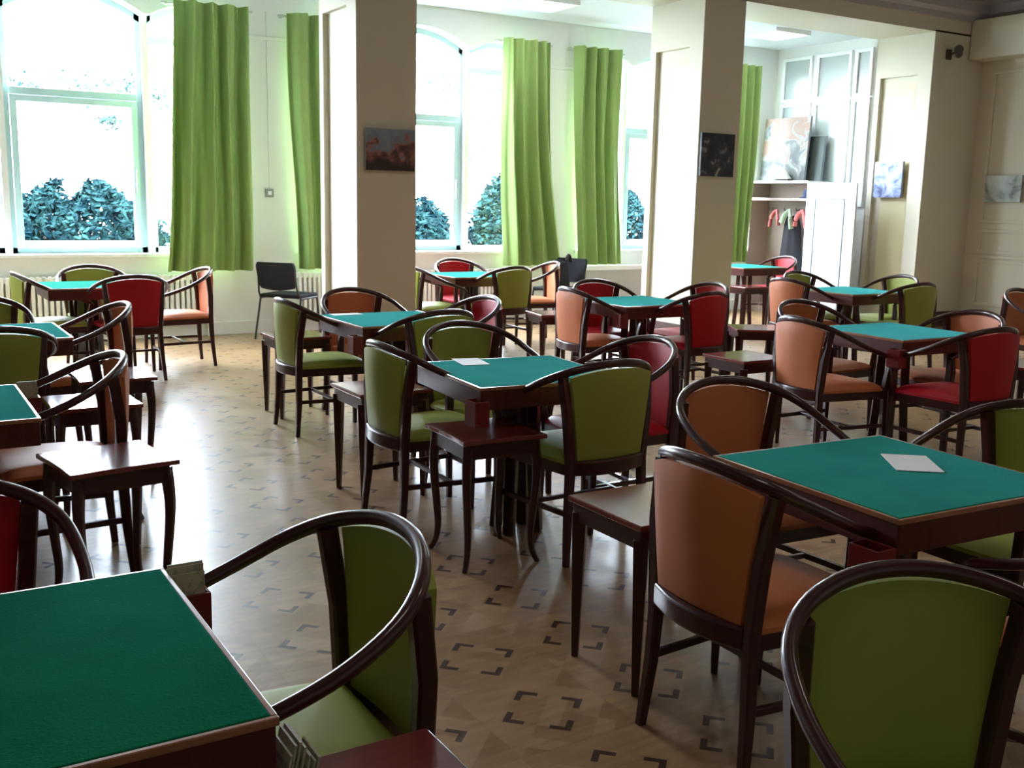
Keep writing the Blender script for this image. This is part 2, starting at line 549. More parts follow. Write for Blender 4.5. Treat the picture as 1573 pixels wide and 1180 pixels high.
for i, (m1, m2) in enumerate(BAYS):
    struct(MB().box(m1 - .85, m2 + .85, YW - .035, YW + .22, .84, .875).obj('trim_%d' % (i + 2), M['frame_white'], bevel=.006), 'white window sill board')

# side walls, wall behind the camera
struct(MB().box(XL - .2, XL, YB0, YW + .35, 0, ZM).obj('wall_left', M['beige']), 'cream wall')
struct(MB().box(XL, XR, YB0 - .2, YB0, 0, ZM).obj('wall_front', M['beige']), 'cream wall')
struct(MB().box(XR, XR + .2, YB0, YA0 + .9, 0, ZM).obj('wall_right', M['cream']), 'cream panelled wall on the right')
pan = MB()
def ring_x(mb, x0, x1, ya, yb, za, zb, w=.04):
    mb.box(x0, x1, ya, yb, za, za + w).box(x0, x1, ya, yb, zb - w, zb).box(x0, x1, ya, ya + w, za + w, zb - w).box(x0, x1, yb - w, yb, za + w, zb - w)
for ya, yb in ((7.2, 8.35), (5.9, 7.1), (4.6, 5.8)):
    ring_x(pan, XR - .022, XR + .005, ya, yb, .95, 1.25)
    ring_x(pan, XR - .022, XR + .005, ya, yb, 1.33, 3.2)
    ring_x(pan, XR - .022, XR + .005, ya, yb, .28, .87)
pan.box(XR - .03, XR + .005, -2.9, YA0 - .01, .89, .925)
struct(pan.obj('trim_5', M['cream'], bevel=.006), 'raised panel mouldings of the right wall')
struct(MB().box(XR - .30, XR + .01, YB0, YA0 - .01, 3.33, 3.80).obj('trim_6', M['cream'], bevel=.01), 'projecting frieze band along the right wall')
struct(MB().box(XR - .02, XR, YB0, YA0 - .01, 0, .19).obj('baseboard_right', M['base'], bevel=.004), 'dark baseboard of the right wall')

# arcade: pillars, pilaster wall, beam
struct(MB().box(XL, XR, YA0, YA1, ZBEAM, ZM).obj('trim_7', M['cream']), 'beam over the pillars')
def pillar(x0, x1, name, label):
    pts_z = ZBEAM + .02
    m = MB()
    # front face block and side recess (recessed panel on both long sides)
    d = .05
    m.box(x0 + d, x1 - d, YA0, YA1, 0, pts_z)
    for sx in ((x0, x0 + d), (x1 - d, x1)):
        m.box(sx[0], sx[1], YA0, YA0 + .21, 0, pts_z)
        m.box(sx[0], sx[1], YA1 - .09, YA1, 0, pts_z)
        m.box(sx[0], sx[1], YA0 + .21, YA1 - .09, 3.12, pts_z)
        m.box(sx[0], sx[1], YA0 + .21, YA1 - .09, 0, .22)
    o = struct(m.obj(name, M['cream']), label)
    y = MB()
    y.box(x0 + d - .004, x0 + d + .01, YA0 + .25, YA1 - .2, .3, 3.04)
    y.obj('recessed_panel', M['panel_yellow'], o)
    b_ = MB()
    b_.box(x0 - .015, x1 + .015, YA0 - .018, YA0 + .001, 0, .19).box(x0 - .018, x0 + .001, YA0 - .01, YA1, 0, .19)
    b_.obj('plinth', M['base'], o, bevel=.004)
    return o
pillar(3.62, 4.19, 'wall_pillar_left', 'cream pillar carrying the picture of a red building')
pillar(7.48, 8.05, 'wall_pillar_middle', 'cream pillar carrying the dark square picture')
pillar(-.24, .33, 'wall_pillar_outer', 'cream pillar left of the view')
p3 = MB().box(XS + .05, XR + .01, YA0, YA1, 0, ZBEAM + .02)
for (a, c, z0, z1) in ((YA0, YA0 + .21, 0, ZBEAM + .02), (YA1 - .09, YA1, 0, ZBEAM + .02), (YA0 + .21, YA1 - .09, 3.12, ZBEAM + .02), (YA0 + .21, YA1 - .09, 0, .22)):
    p3.box(XS, XS + .05, a, c, z0, z1)
o = struct(p3.obj('wall_pilaster', M['cream']), 'cream end pier beside the panelled wall')
MB().box(XS + .046, XS + .06, YA0 + .25, YA1 - .2, .3, 3.04).obj('recessed_panel', M['panel_yellow'], o)
MB().box(XS - .015, XR, YA0 - .018, YA0 + .001, 0, .19).obj('plinth', M['base'], o, bevel=.004)

# cornice of the main room, stepped with dentils
def cornice_profile(s):                        # (out, z)
    return [(0, 3.78), (s * .04, 3.78), (s * .05, 3.84), (s * .10, 3.88), (s * .12, 3.98), (s * .22, 4.03), (s * .26, 4.12), (s * .34, 4.15), (s * .36, 4.25), (0, 4.25)]
cm = MB()
cm.prism([(YA0 - a, z) for a, z in cornice_profile(1)], 'x', XL, XR)
cm.prism([(XR - a, z) for a, z in cornice_profile(1)], 'y', YB0, YA0 - .02)
x = XL + .1
while x < XR - .3:
    cm.box(x, x + .16, YA0 - .24, YA0 - .10, 3.97, 4.05)
    x += .34
struct(cm.obj('trim_8', M['ceiling_main']), 'stepped cornice with dentil blocks under the main ceiling')
struct(MB().box(XL, XR, YW - .02, YW + .005, 0, .14).obj('baseboard_back', M['bay_white'], bevel=.004), 'pale baseboard under the windows')

# partition with glazed panes on the right of the bay
struct(MB().box(XS, XS + .12, YA1 - .01, YW + .02, 0, ZB + .02).obj('wall_partition', M['bay_white']), 'pale glazed partition behind the coat cupboard')
pf = MB()
ys = [9.46, 9.71, 9.80, 10.36, 10.46, 11.0]
for (ya, yb) in ((9.42, 9.70), (9.76, 10.36), (10.44, 10.98)):
    for (za, zb) in ((2.92, 3.52), (1.50, 2.90)):
        ring_x(pf, XS - .035, XS + .005, ya, yb, za, zb, .045)
o = struct(pf.obj('trim_9', M['frame_white'], bevel=.004), 'white glazing bars of the partition')
for i, (ya, yb) in enumerate(((9.42, 9.70), (9.76, 10.36), (10.44, 10.98))):
    MB().box(XS - .008, XS + .004, ya + .04, yb - .04, 2.96, 3.48).obj('pane', M['frost'], o)
    MB().box(XS - .008, XS + .004, ya + .04, yb - .04, 1.54, 2.86).obj('pane', M['frost'] if i == 2 else M['frost_light'], o)

# outside: ground
struct(MB().box(-20, 40, YW + .5, 60, -.5, -.35).obj('ground', M['grass']), 'lawn outside the windows')

def leaves(mb, n, fn, size):
    for _ in range(n):
        c = Vector(fn())
        d = Vector((random.gauss(0, 1), random.gauss(0, 1), random.gauss(0, 1))).normalized()
        e = d.orthogonal().normalized()
        s = size * random.uniform(.6, 1.3)
        p = [c - d * s, c + e * s * .45 - d * s * .1, c + d * s, c - e * s * .45 - d * s * .1]
        mb.add(p, [(0, 1, 2, 3)])
def shrub(cx, cy, rx, ry, h, label):
    root = thing('shrub', label, 'shrub', (cx, cy, -.35), group='leafy shrubs outside the windows')
    mb = MB()
    def fn():
        th = random.uniform(0, 2 * math.pi)
        z = random.uniform(0.02, 1) ** .8
        k = (1 - max(0, (z - .45) / .55) ** 3 * .65) * random.uniform(.60, 1.0)
        k *= 1 + .08 * math.sin(5 * th + cx) + .06 * math.sin(9 * th + z * 6)
        return (math.cos(th) * rx * k, math.sin(th) * ry * k, z * h * (1 + .08 * math.sin(3 * th + cx * 2)))
    leaves(mb, 12000, fn, .062)
    mb.obj('foliage', M['leaf'], root)
    st = MB()
    for k in range(5):
        a = k * 1.3
        st.sweep([(0.1 * math.cos(a), .1 * math.sin(a), 0), (.3 * math.cos(a), .2 * math.sin(a), h * .45), (.6 * rx * math.cos(a), .5 * ry * math.sin(a), h * .85)], .04, .04, seg=5)
    st.obj('stem', M['bark'], root)
shrub(-.10, 14.0, 1.0, .7, 1.80, 'leafy shrub at the very left edge of the left window')
shrub(2.28, 14.0, 1.12, .7, 1.84, 'leafy shrub filling the foot of the left window')
shrub(4.66, 14.0, 1.0, .7, 1.72, 'leafy shrub behind the wide left curtain')
shrub(6.72, 14.0, .90, .7, 1.72, 'leafy shrub right beside the left pillar, in the left pane of the middle window')
shrub(8.72, 14.0, .95, .7, 2.15, 'taller leafy shrub in the right part of the middle window')
shrub(11.0, 14.0, 1.05, .7, 1.90, 'leafy shrub seen between the right-hand curtain and the middle pillar')
def tree(cx, cy, pts, label):
    root = thing('tree', label, 'tree', (cx, cy, -.35), group='thin pale trees outside the windows')
    tr_ = MB()
    tr_.sweep([(0, 0, 0), (.05, 0, 2.0), (-.1, .1, 5.0)], lambda k: .12 - .07 * k, lambda k: .12 - .07 * k, seg=8)
    for (x, z, r) in pts:
        tr_.sweep([(0, 0, z * .75), (x * .5, .05, z * .9), (x, 0, z)], .02, .02, seg=5)
    tr_.obj('trunk', M['bark'], root)
    mb = MB()
    for (x, z, r) in pts:
        leaves(mb, 110, lambda: (x + random.gauss(0, r), random.gauss(0, r), z + random.gauss(0, r * .7)), .05)
    mb.obj('foliage', M['leaf_pale'], root)
tree(4.2, 17.0, [(-1.1, 3.25, .18), (-.7, 3.5, .15), (-1.5, 3.35, .2), (-2.2, 3.3, .12), (-.3, 3.3, .14), (-1.0, 2.9, .08)], 'thin pale tree with sparse leaves above the shrubs in the left window')
tree(10.2, 17.0, [(-.9, 3.2, .25), (-.4, 3.9, .2), (-1.3, 3.9, .2), (-.8, 2.6, .2), (.4, 3.1, .25)], 'thin pale tree with sparse leaves in the middle window')

# ---------------------------------------------------------------- curtains
def curtain(x0t, x1t, x0b, x1b, folds, label, seed):
    rnd = random.Random(seed)
    ph = [rnd.uniform(0, 6.28) for _ in range(6)]
    root = thing('curtain', label, 'curtain', ((x0t + x1t) / 2, YW - .185, .70), group='lime green window curtains')
    cx = (x0t + x1t) / 2
    H, nz, nx = 2.68, 26, 90
    def P(u, k, off):
        w0 = x0b + (x0t - x0b) * (1 - (1 - k) ** 1.6) - cx
        w1 = x1b + (x1t - x1b) * (1 - (1 - k) ** 1.6) - cx
        wob = .028 * math.sin(k * 5 + ph[0]) * (1 - k)
        uu = u + .025 * math.sin(3 * u * 3.1 + ph[1] + 2 * k)
        amp = .060 + .014 * (1 - k)
        y = amp * math.sin(uu * folds * 2 * math.pi + ph[2] + .6 * math.sin(k * 3 + ph[3])) + .35 * amp * math.sin(uu * folds * 4.3 * math.pi + ph[4])
        return (w0 + (w1 - w0) * u + wob, y + off, k * H)
    fr = [[P(j / nx, i / nz, 0) for j in range(nx + 1)] for i in range(nz + 1)]
    bk = [[P(j / nx, i / nz, .006) for j in range(nx + 1)] for i in range(nz + 1)]
    MB().grid_solid(fr, bk).obj('cloth', M['curtain'], root, smooth=True)
    MB().sweep([(x0t - cx - .08, .09, H - .03), (x1t - cx + .08, .09, H - .03)], .022, .022, seg=8).obj('curtain_rod', M['rod'], root, smooth=True)
    rg = MB()
    for s_ in (x0t - cx - .03, x1t - cx + .03):
        rg.box(s_ - .012, s_ + .012, .08, .165, H - .045, H - .015)
    rg.obj('bracket', M['rod'], root)
curtain(2.68, 3.44, 2.52, 3.42, 4, 'wide lime curtain right of the left window', 1)
curtain(3.87, 4.50, 3.97, 4.55, 3, 'narrow strip of lime curtain just left of the left pillar', 2)
curtain(6.53, 7.17, 6.56, 7.42, 4, 'lime curtain right of the middle window, left one of the two between the pillars', 3)
curtain(7.55, 8.27, 7.64, 8.34, 4, 'lime curtain left of the middle pillar, right one of the pair between the pillars', 4)
curtain(10.18, 10.62, 10.20, 10.55, 3, 'thin lime curtain between the middle pillar and the coat cupboard', 5)

# ---------------------------------------------------------------- radiators, switch, lamps, camera
def radiator(x0, x1, label):
    root = thing('radiator', label, 'radiator', (x0, YW - .10, 0))
    m = MB()
    x = .03
    while x < x1 - x0 - .03:
        m.box(x, x + .035, 0, .075, .14, .66)
        x += .055
    m.obj('column', M['radiator'], root, bevel=.006)
    MB().box(0, x1 - x0, .01, .065, .16, .20).box(0, x1 - x0, .01, .065, .60, .65).obj('rail', M['radiator'], root, bevel=.005)
    MB().box(.05, .08, .02, .06, 0, .16).box(x1 - x0 - .08, x1 - x0 - .05, .02, .06, 0, .16).obj('foot', M['radiator'], root)
radiator(.25, 3.05, 'long white column radiator under the left window')
radiator(3.95, 6.9, 'white column radiator under the middle window, behind the left pillar')
rc = thing('radiator_cover', 'grey radiator cover with white rim, left of the middle pillar', 'radiator cover', (7.75, YW - .16, 0))
MB().box(.05, 1.05, .01, .14, .10, .62).obj('grille', M['grey_stone'], rc, bevel=.004)
MB().box(0, 1.10, 0, .15, .62, .68).box(0, .05, 0, .15, 0, .62).box(1.05, 1.10, 0, .15, 0, .62).obj('rim', M['frame_white'], rc, bevel=.004)

sw = thing('wall_socket', 'small grey switch box on the pier between the curtains, cable running up', 'switch', (3.692, YW - .03, 1.49))
MB().box(-.045, .045, 0, .03, -.02, .07).obj('housing', simple('switch_grey', (.30, .29, .28), .5), sw, bevel=.006)
MB().box(-.02, .02, -.006, .002, .005, .045).obj('rocker', M['paper'], sw, bevel=.003)
MB().sweep([(0, .022, .07), (0, .022, 1.9)], .008, .008, seg=6).obj('cable', simple('cable_grey', (.6, .6, .58), .5), sw)

for (x, y, lab) in ((6.52, 10.13, 'square lit ceiling panel above the gap between the two pillars'), (9.97, 10.0, 'square lit ceiling panel right of the middle pillar'), (2.9, 10.1, 'square lit ceiling panel above the left window, out of view')):
    if 'out of view' in lab:
        continue
    l = thing('ceiling_lamp', lab, 'ceiling light', (x, y, ZB - .04), group='square ceiling panels')
    MB().box(-.27, .27, -.27, .27, 0, .008).obj('diffuser', M['lamp'], l)
    fr = MB()
    for (a, c, d, e) in ((-.30, .30, -.30, -.27), (-.30, .30, .27, .30), (-.30, -.27, -.27, .27), (.27, .30, -.27, .27)):
        fr.box(a, c, d, e, -.006, .04)
    fr.obj('frame', M['frame_white'], l)

for (lx, ly), where in zip(FILL_LAMPS, ('above the two foreground tables', 'right of the foreground, nearest the camera side', 'above the lime chairs left of centre', 'above the blue-lit table', 'above the panelled right wall')):
    l = thing('ceiling_fixture', 'long ceiling fixture of the main room, ' + where, 'ceiling light', (lx, ly, 4.07), group='long ceiling fixtures')  # unseen body added to carry the fill light
    MB().box(-.6, .6, -.18, .18, .06, .18).obj('housing', M['frame_white'], l, bevel=.01)
    MB().box(-.56, .56, -.15, .15, .0, .06).obj('diffuser', M['lamp_dim'], l, bevel=.01)

cc = thing('spotlight', 'small dark spotlight on a bracket above the right pier', 'spotlight', (11.42, YA0 - .0, 3.36))
MB().box(-.04, .04, -.03, 0, -.06, .06).obj('wall_plate', M['dark'], cc, bevel=.004)
MB().sweep([(0, -.02, 0), (0, -.12, .02)], .025, .025, seg=8).obj('arm', M['dark'], cc)
MB().sweep([(-.07, -.20, .035), (-.04, -.18, .03), (.07, -.10, 0)], lambda k: .11 - .02 * k, lambda k: .11 - .02 * k, seg=14).obj('lamp_head', M['dark'], cc, smooth=True)

# ---------------------------------------------------------------- pictures
def picture(name, label, loc, rz, w, h, mat, tilt=0.0, cat='picture', frame=None):
    root = thing(name, label, cat, loc, rz)
    root.rotation_euler = (tilt, 0, rz)
    MB().box(-w / 2, w / 2, -.032, -.002, -h / 2, h / 2).obj('stretcher_frame', frame or M['canvas_edge'], root, bevel=.003)
    c = MB().box(-w / 2 + .002, w / 2 - .002, -.036, -.031, -h / 2 + .002, h / 2 - .002).obj('canvas', mat, root)
    return root
blue_red = art_mat('harbour_art', 0, [(0.30, (.03, .018, .016)), (0.42, (.12, .045, .04)), (0.50, (.30, .14, .11)), (0.56, (.16, .19, .24)), (0.75, (.20, .26, .33))], 8, 3.1, 1.5)
dark_art = art_mat('night_art', 0, [(0.35, (.012, .014, .02)), (0.52, (.02, .03, .055)), (0.62, (.06, .045, .06)), (0.72, (.30, .34, .34))], 8, 1.2, -.2)
pale_art = art_mat('pale_blue_art', 0, [(0.32, (.06, .08, .20)), (0.45, (.26, .33, .62)), (0.55, (.50, .55, .80)), (0.66, (.50, .28, .42)), (0.8, (.62, .70, .90))], 8, 5.4, .3)
grey_art = art_mat('grey_art', 0, [(0.35, (.16, .17, .17)), (0.48, (.40, .46, .46)), (0.7, (.55, .62, .62))], 4, 2.2, .1)
flower_art = art_mat('flower_art', 0, [(0.30, (.04, .05, .045)), (0.43, (.09, .10, .09)), (0.52, (.22, .23, .21)), (0.60, (.21, .12, .08)), (0.78, (.20, .17, .13))], 5, 4.4, .35)
picture('picture', 'small unframed picture of a red building under a blue-grey sky, on the left pillar', (3.925, YA0 - .001, 1.905), 0, .47, .36, blue_red)
picture('picture', 'dark, nearly black square picture on the middle pillar', (7.73, YA0 - .001, 2.01), 0, .47, .45, dark_art)
picture('picture', 'pale blue and violet picture on the lit side of the right pier', (XS - .001, 9.03, 1.85), math.radians(-90), .43, .45, pale_art)
picture('picture', 'grey and white framed picture on the right panelled wall', (XR - .023, 8.05, 1.76), math.radians(-90), .50, .33, grey_art)

# ---------------------------------------------------------------- coat cupboard with things on it
CX0, CX1 = 10.72, 11.10
cup = thing('coat_cupboard', 'coat niche with shelf and hooks, its panelled white door swung open to the right', 'cupboard', (CX0, 9.15, 0))
L_ = 1.92
D_ = CX1 - CX0
body = MB()
MB().box(0, D_, .830, .855, 0, 1.80).obj('side_panel', M['bay_white'], cup, bevel=.002)
body.box(0, D_, L_ - .025, L_, 0, 1.80).box(D_ - .02, D_, .856, L_ - .02, 0, 1.80).box(0, D_, .856, L_ - .02, 0, .10)
body.obj('body', M['cup_inside'], cup, bevel=.002)
MB().box(-.02, D_ + .01, .825, L_ + .01, 1.80, 1.83).obj('top', M['bay_white'], cup, bevel=.004)
MB().box(.0, D_ - .02, .86, L_ - .03, 1.56, 1.60).obj('shelf', M['shelf'], cup, bevel=.004)
dr = MB().box(-.032, 0, 0.0, .825, .012, 1.80)
door = dr.obj('door', M['frame_white'], cup, bevel=.004)
mo = MB()
ring_x(mo, -.040, -.028, .17, .68, .15, 1.60, .022)
mo.obj('moulding', M['canvas_edge'], door, bevel=.003)
MB().sweep([(-.025, .79, 1.18), (-.06, .79, 1.18)], .025, .025, seg=10).obj('knob', M['frame_white'], door, smooth=True)
MB().box(D_ - .05, D_ - .02, .90, L_ - .05, 1.42, 1.47).obj('hook_rail', M['shelf'], cup)
for k in range(4):
    MB().sweep([(D_ - .05, 1.05 + .22 * k, 1.445), (D_ - .12, 1.05 + .22 * k, 1.43), (D_ - .13, 1.05 + .22 * k, 1.47)], .014, .014, seg=6).obj('hook', M['dark'], cup)
# black coat hanging from a hook
def hanging(name, label, cat, y, z0, z1, w0, w1, mat, x=None):
    root = thing(name, label, cat, (CX0 + D_ - .17, y, z0))
    H = z1 - z0
    fr, bk = [], []
    for i in range(13):
        k = i / 12
        w = (w0 + (w1 - w0) * k) * (1 - .35 * max(0, k - .85) / .15)
        r0, r1 = [], []
        for j in range(17):
            u = j / 16 - .5
            e = math.sqrt(max(0.02, 1 - (2 * u) ** 2))
            r0.append((-.07 * e - .004 * math.sin(u * 16 + k), u * w, k * H))
            r1.append((.05 * e, u * w, k * H))
        fr.append(r0)
        bk.append(r1)
    MB().grid_solid(fr, bk).obj('cloth', mat, root, smooth=True)
    return root
hanging('coat', 'long black coat hanging in the open cupboard niche', 'coat', 10.42, .55, 1.36, .46, .26, M['black'])
sc = thing('scarf', 'rose red scarf hanging beside the black coat', 'scarf', (CX0 + .12, 10.20, 1.22))
MB().sweep(catmull([(0, -.10, -.02), (0, -.06, .14), (.03, 0, .20), (0, .07, .12), (0, .10, 0)]), .05, .07, seg=8).obj('cloth', M['rose'], sc, smooth=True)
sc = thing('scarf', 'sage green scarf above the black coat', 'scarf', (CX0 + .12, 10.44, 1.22))
MB().sweep(catmull([(0, -.08, -.04), (0, -.05, .12), (.03, 0, .20), (0, .06, .14), (0, .12, .04)]), .05, .08, seg=8).obj('cloth', M['sage'], sc, smooth=True)
sc = thing('scarf', 'dusty pink scarf hanging left of the green one', 'scarf', (CX0 + .12, 10.68, 1.22))
MB().sweep(catmull([(0, -.08, 0), (0, -.05, .12), (.03, 0, .20), (0, .06, .12), (0, .09, -.02)]), .04, .06, seg=8).obj('cloth', M['rose'], sc, smooth=True)
bag = thing('hat', 'dark navy hat lying on the cupboard shelf', 'hat', (CX0 + .16, 10.12, 1.60))
MB().sweep([(0, 0, .0), (0, 0, .012)], .24, .24, seg=18).obj('brim', M['navy'], bag, smooth=True)
MB().sweep([(0, 0, .012), (0, 0, .06), (0, 0, .10), (0, 0, .12)], lambda k: .17 - .08 * k * k, lambda k: .17 - .08 * k * k, seg=18).obj('crown', M['navy'], bag, smooth=True)
# large canvas leaning on the partition, a second behind, little lamp in front
picture('painting', 'large pale painting with orange and white blotches standing on the coat cupboard', (10.93, 10.63, 2.265), math.radians(-90), .84, .86, flower_art, tilt=math.radians(-4), cat='painting')
picture('canvas', 'dark grey-green canvas leaning behind the large painting', (11.045, 10.34, 2.13), math.radians(-90), .62, .60, simple('canvas_dark', (.07, .09, .085), .7), tilt=math.radians(-4), cat='canvas')
tl = thing('table_lamp', 'tiny lamp with a white cone shade on the cupboard, before the painting', 'lamp', (10.80, 10.52, 1.83))
MB().box(-.05, .05, -.13, .13, 0, .03).obj('base', M['dark'], tl, bevel=.004)
MB().sweep([(0, 0, .03), (0, 0, .09), (0, 0, .17)], lambda k: .22 - .19 * k, lambda k: .22 - .19 * k, seg=16).obj('lamp_shade', M['paper'], tl, smooth=True)
MB().sweep([(0, 0, .17), (0, 0, .40)], .018, .018, seg=8).obj('stem', M['paper'], tl)

# ---------------------------------------------------------------- tables
TS = .714
def bid_box(tx, ty, cx, cy, rz, label, cards=True, lean=0.0, dz=0.0):
    r = thing('bidding_box', label, 'bidding box', (tx + cx * (TS / 2 + .036), ty + cy * (TS / 2 - .02), .585 + dz), rz, group='red bidding boxes hung on the table corners')
    m = MB()
    m.box(-.034, .034, -.045, .045, 0, .012).box(-.034, -.028, -.045, .045, .012, .105).box(.028, .034, -.045, .045, .012, .105).box(-.028, .028, -.045, -.039, .012, .105).box(-.028, .028, .039, .045, .012, .105)
    m.obj('box', M['box_red'], r, bevel=.002)
    if cards:
        k = MB()
        for i in range(7):
            x = -.024 + i * .0072
            h = .150 + .018 * math.sin(i * .9)
            k.add([(x, -.035, .014), (x + .0035, -.035, .014), (x + .0035, .035, .014), (x, .035, .014),
                   (x + lean, -.035, h), (x + .0035 + lean, -.035, h), (x + .0035 + lean, .035, h), (x + lean, .035, h)],
                  [(0, 3, 2, 1), (4, 5, 6, 7), (0, 1, 5, 4), (1, 2, 6, 5), (2, 3, 7, 6), (3, 0, 4, 7)])
        k.obj('cards', M['cards'], r)
    return r

def make_table(label):
    t = thing('card_table', label, 'table', group='square felt topped card tables')
    h = TS / 2
    MB().box(-h + .010, h - .010, -h + .010, h - .010, .735, .742).obj('felt_surface', M['felt'], t, bevel=.003)
    rim = MB()
    for (a, c, d, e) in ((-h, h, -h, -h + .010), (-h, h, h - .010, h), (-h, -h + .010, -h + .010, h - .010), (h - .010, h, -h + .010, h - .010)):
        rim.box(a, c, d, e, .727, .741)
    rim.obj('edge_lipping', M['edge'], t, bevel=.002)
    MB().box(-h + .004, h - .004, -h + .004, h - .004, .645, .735).obj('apron', M['wood_table'], t, bevel=.004)
    for sx in (-1, 1):
        for sy in (-1, 1):
            MB().sweep([(sx * .05, sy * .05, .65), (sx * .055, sy * .055, .3), (sx * .07, sy * .07, 0)], .05, .05, up=(1, 1, 0), seg=4, power=30).obj('leg', M['wood'], t, bevel=.003)
    return t
TAB = {
 'A': (.10, 1.73, 0, 'large dark green felt card table filling the bottom left corner'),
 'B': (2.47, 1.92, -3, 'green felt card table at the front right with a white sheet on it'),
 'C': (2.44, 3.91, -5, 'green card table in mid room, white sheet near its back left corner'),
 'D': (2.77, 5.97, 0, 'turquoise-lit card table in front of the left pillar'),
 'E': (5.40, 4.23, -2, 'blue-lit card table between the orange and the red chair, right of centre'),
 'F': (.08, 4.08, 0, 'card table at the left edge just above the red chair, its right end visible'),
 'G': (.50, 6.13, 0, 'card table at the left edge behind the green chair, only its turquoise right end visible'),
 'H': (1.48, 9.08, 0, 'pale card table at the back left below the large window'),
 'I': (5.15, 9.25, 0, 'pale card table at the back beside the left pillar, under the middle window'),
 'J': (5.03, 6.38, 0, 'turquoise card table surrounded by an orange and three red chairs'),
 'K': (9.30, 9.62, 0, 'farthest card table, by the foot of the thin curtain'),
 'L': (7.62, 6.52, 0, 'turquoise card table in front of the white cupboard door'),
}
t0 = None
for k, (x, y, a, lab) in TAB.items():
    if t0 is None:
        t = t0 = make_table(lab)
    else:
        t = copy_tree(t0)
    t['label'] = lab
    t.location = (x, y, 0)
    t.rotation_euler = (0, 0, math.radians(a))

def paper(x, y, rz, w, h, label):
    o = MB().box(-w / 2, w / 2, -h / 2, h / 2, 0, .0015).obj('sheet_of_paper', M['paper'])
    o.location = (x, y, .7425)
    o.rotation_euler = (0, 0, math.radians(rz))
    tag(o, label, 'paper', 'white sheets on the card tables')
paper(2.605, 1.945, -38, .135, .20, 'white sheet of paper on the front right green table')
paper(2.35, 4.20, -12, .13, .20, 'white sheet of paper on the middle green table')
paper(2.58, 6.27, 0, .20, .10, 'white sheet of paper at the back edge of the table before the left pillar')

bid_box(.10, 1.73, 1, 1, math.radians(90), 'bidding box full of cream cards at the far corner of the bottom left table')
bid_box(.07, 1.735, 1, -1, 0, 'bidding box with fanned cream cards at the near corner of the bottom left table', lean=.03, dz=-.055)
bid_box(.08, 4.08, 1, 1, math.radians(90), 'bidding box with pale cards on the left edge table, above the orange chair arm')
bid_box(2.45, 1.94, -1, -.93, 0, 'red bidding box under the near left corner of the front right table', cards=False, dz=-.02)
bid_box(2.41, 3.93, -.93, -1, 0, 'red bidding box under the corner of the middle table, above the reddish side table', cards=False)
bid_box(5.40, 4.24, -1, -1, 0, 'red bidding box under the near corner of the blue-lit table right of centre', cards=False)
bid_box(2.77, 5.97, -1, -1, 0, 'red bidding box under the near left corner of the table before the left pillar', cards=False)
bid_box(5.03, 6.38, -1, -1, 0, 'red bidding box under the near corner of the table amid the red chairs', cards=False)

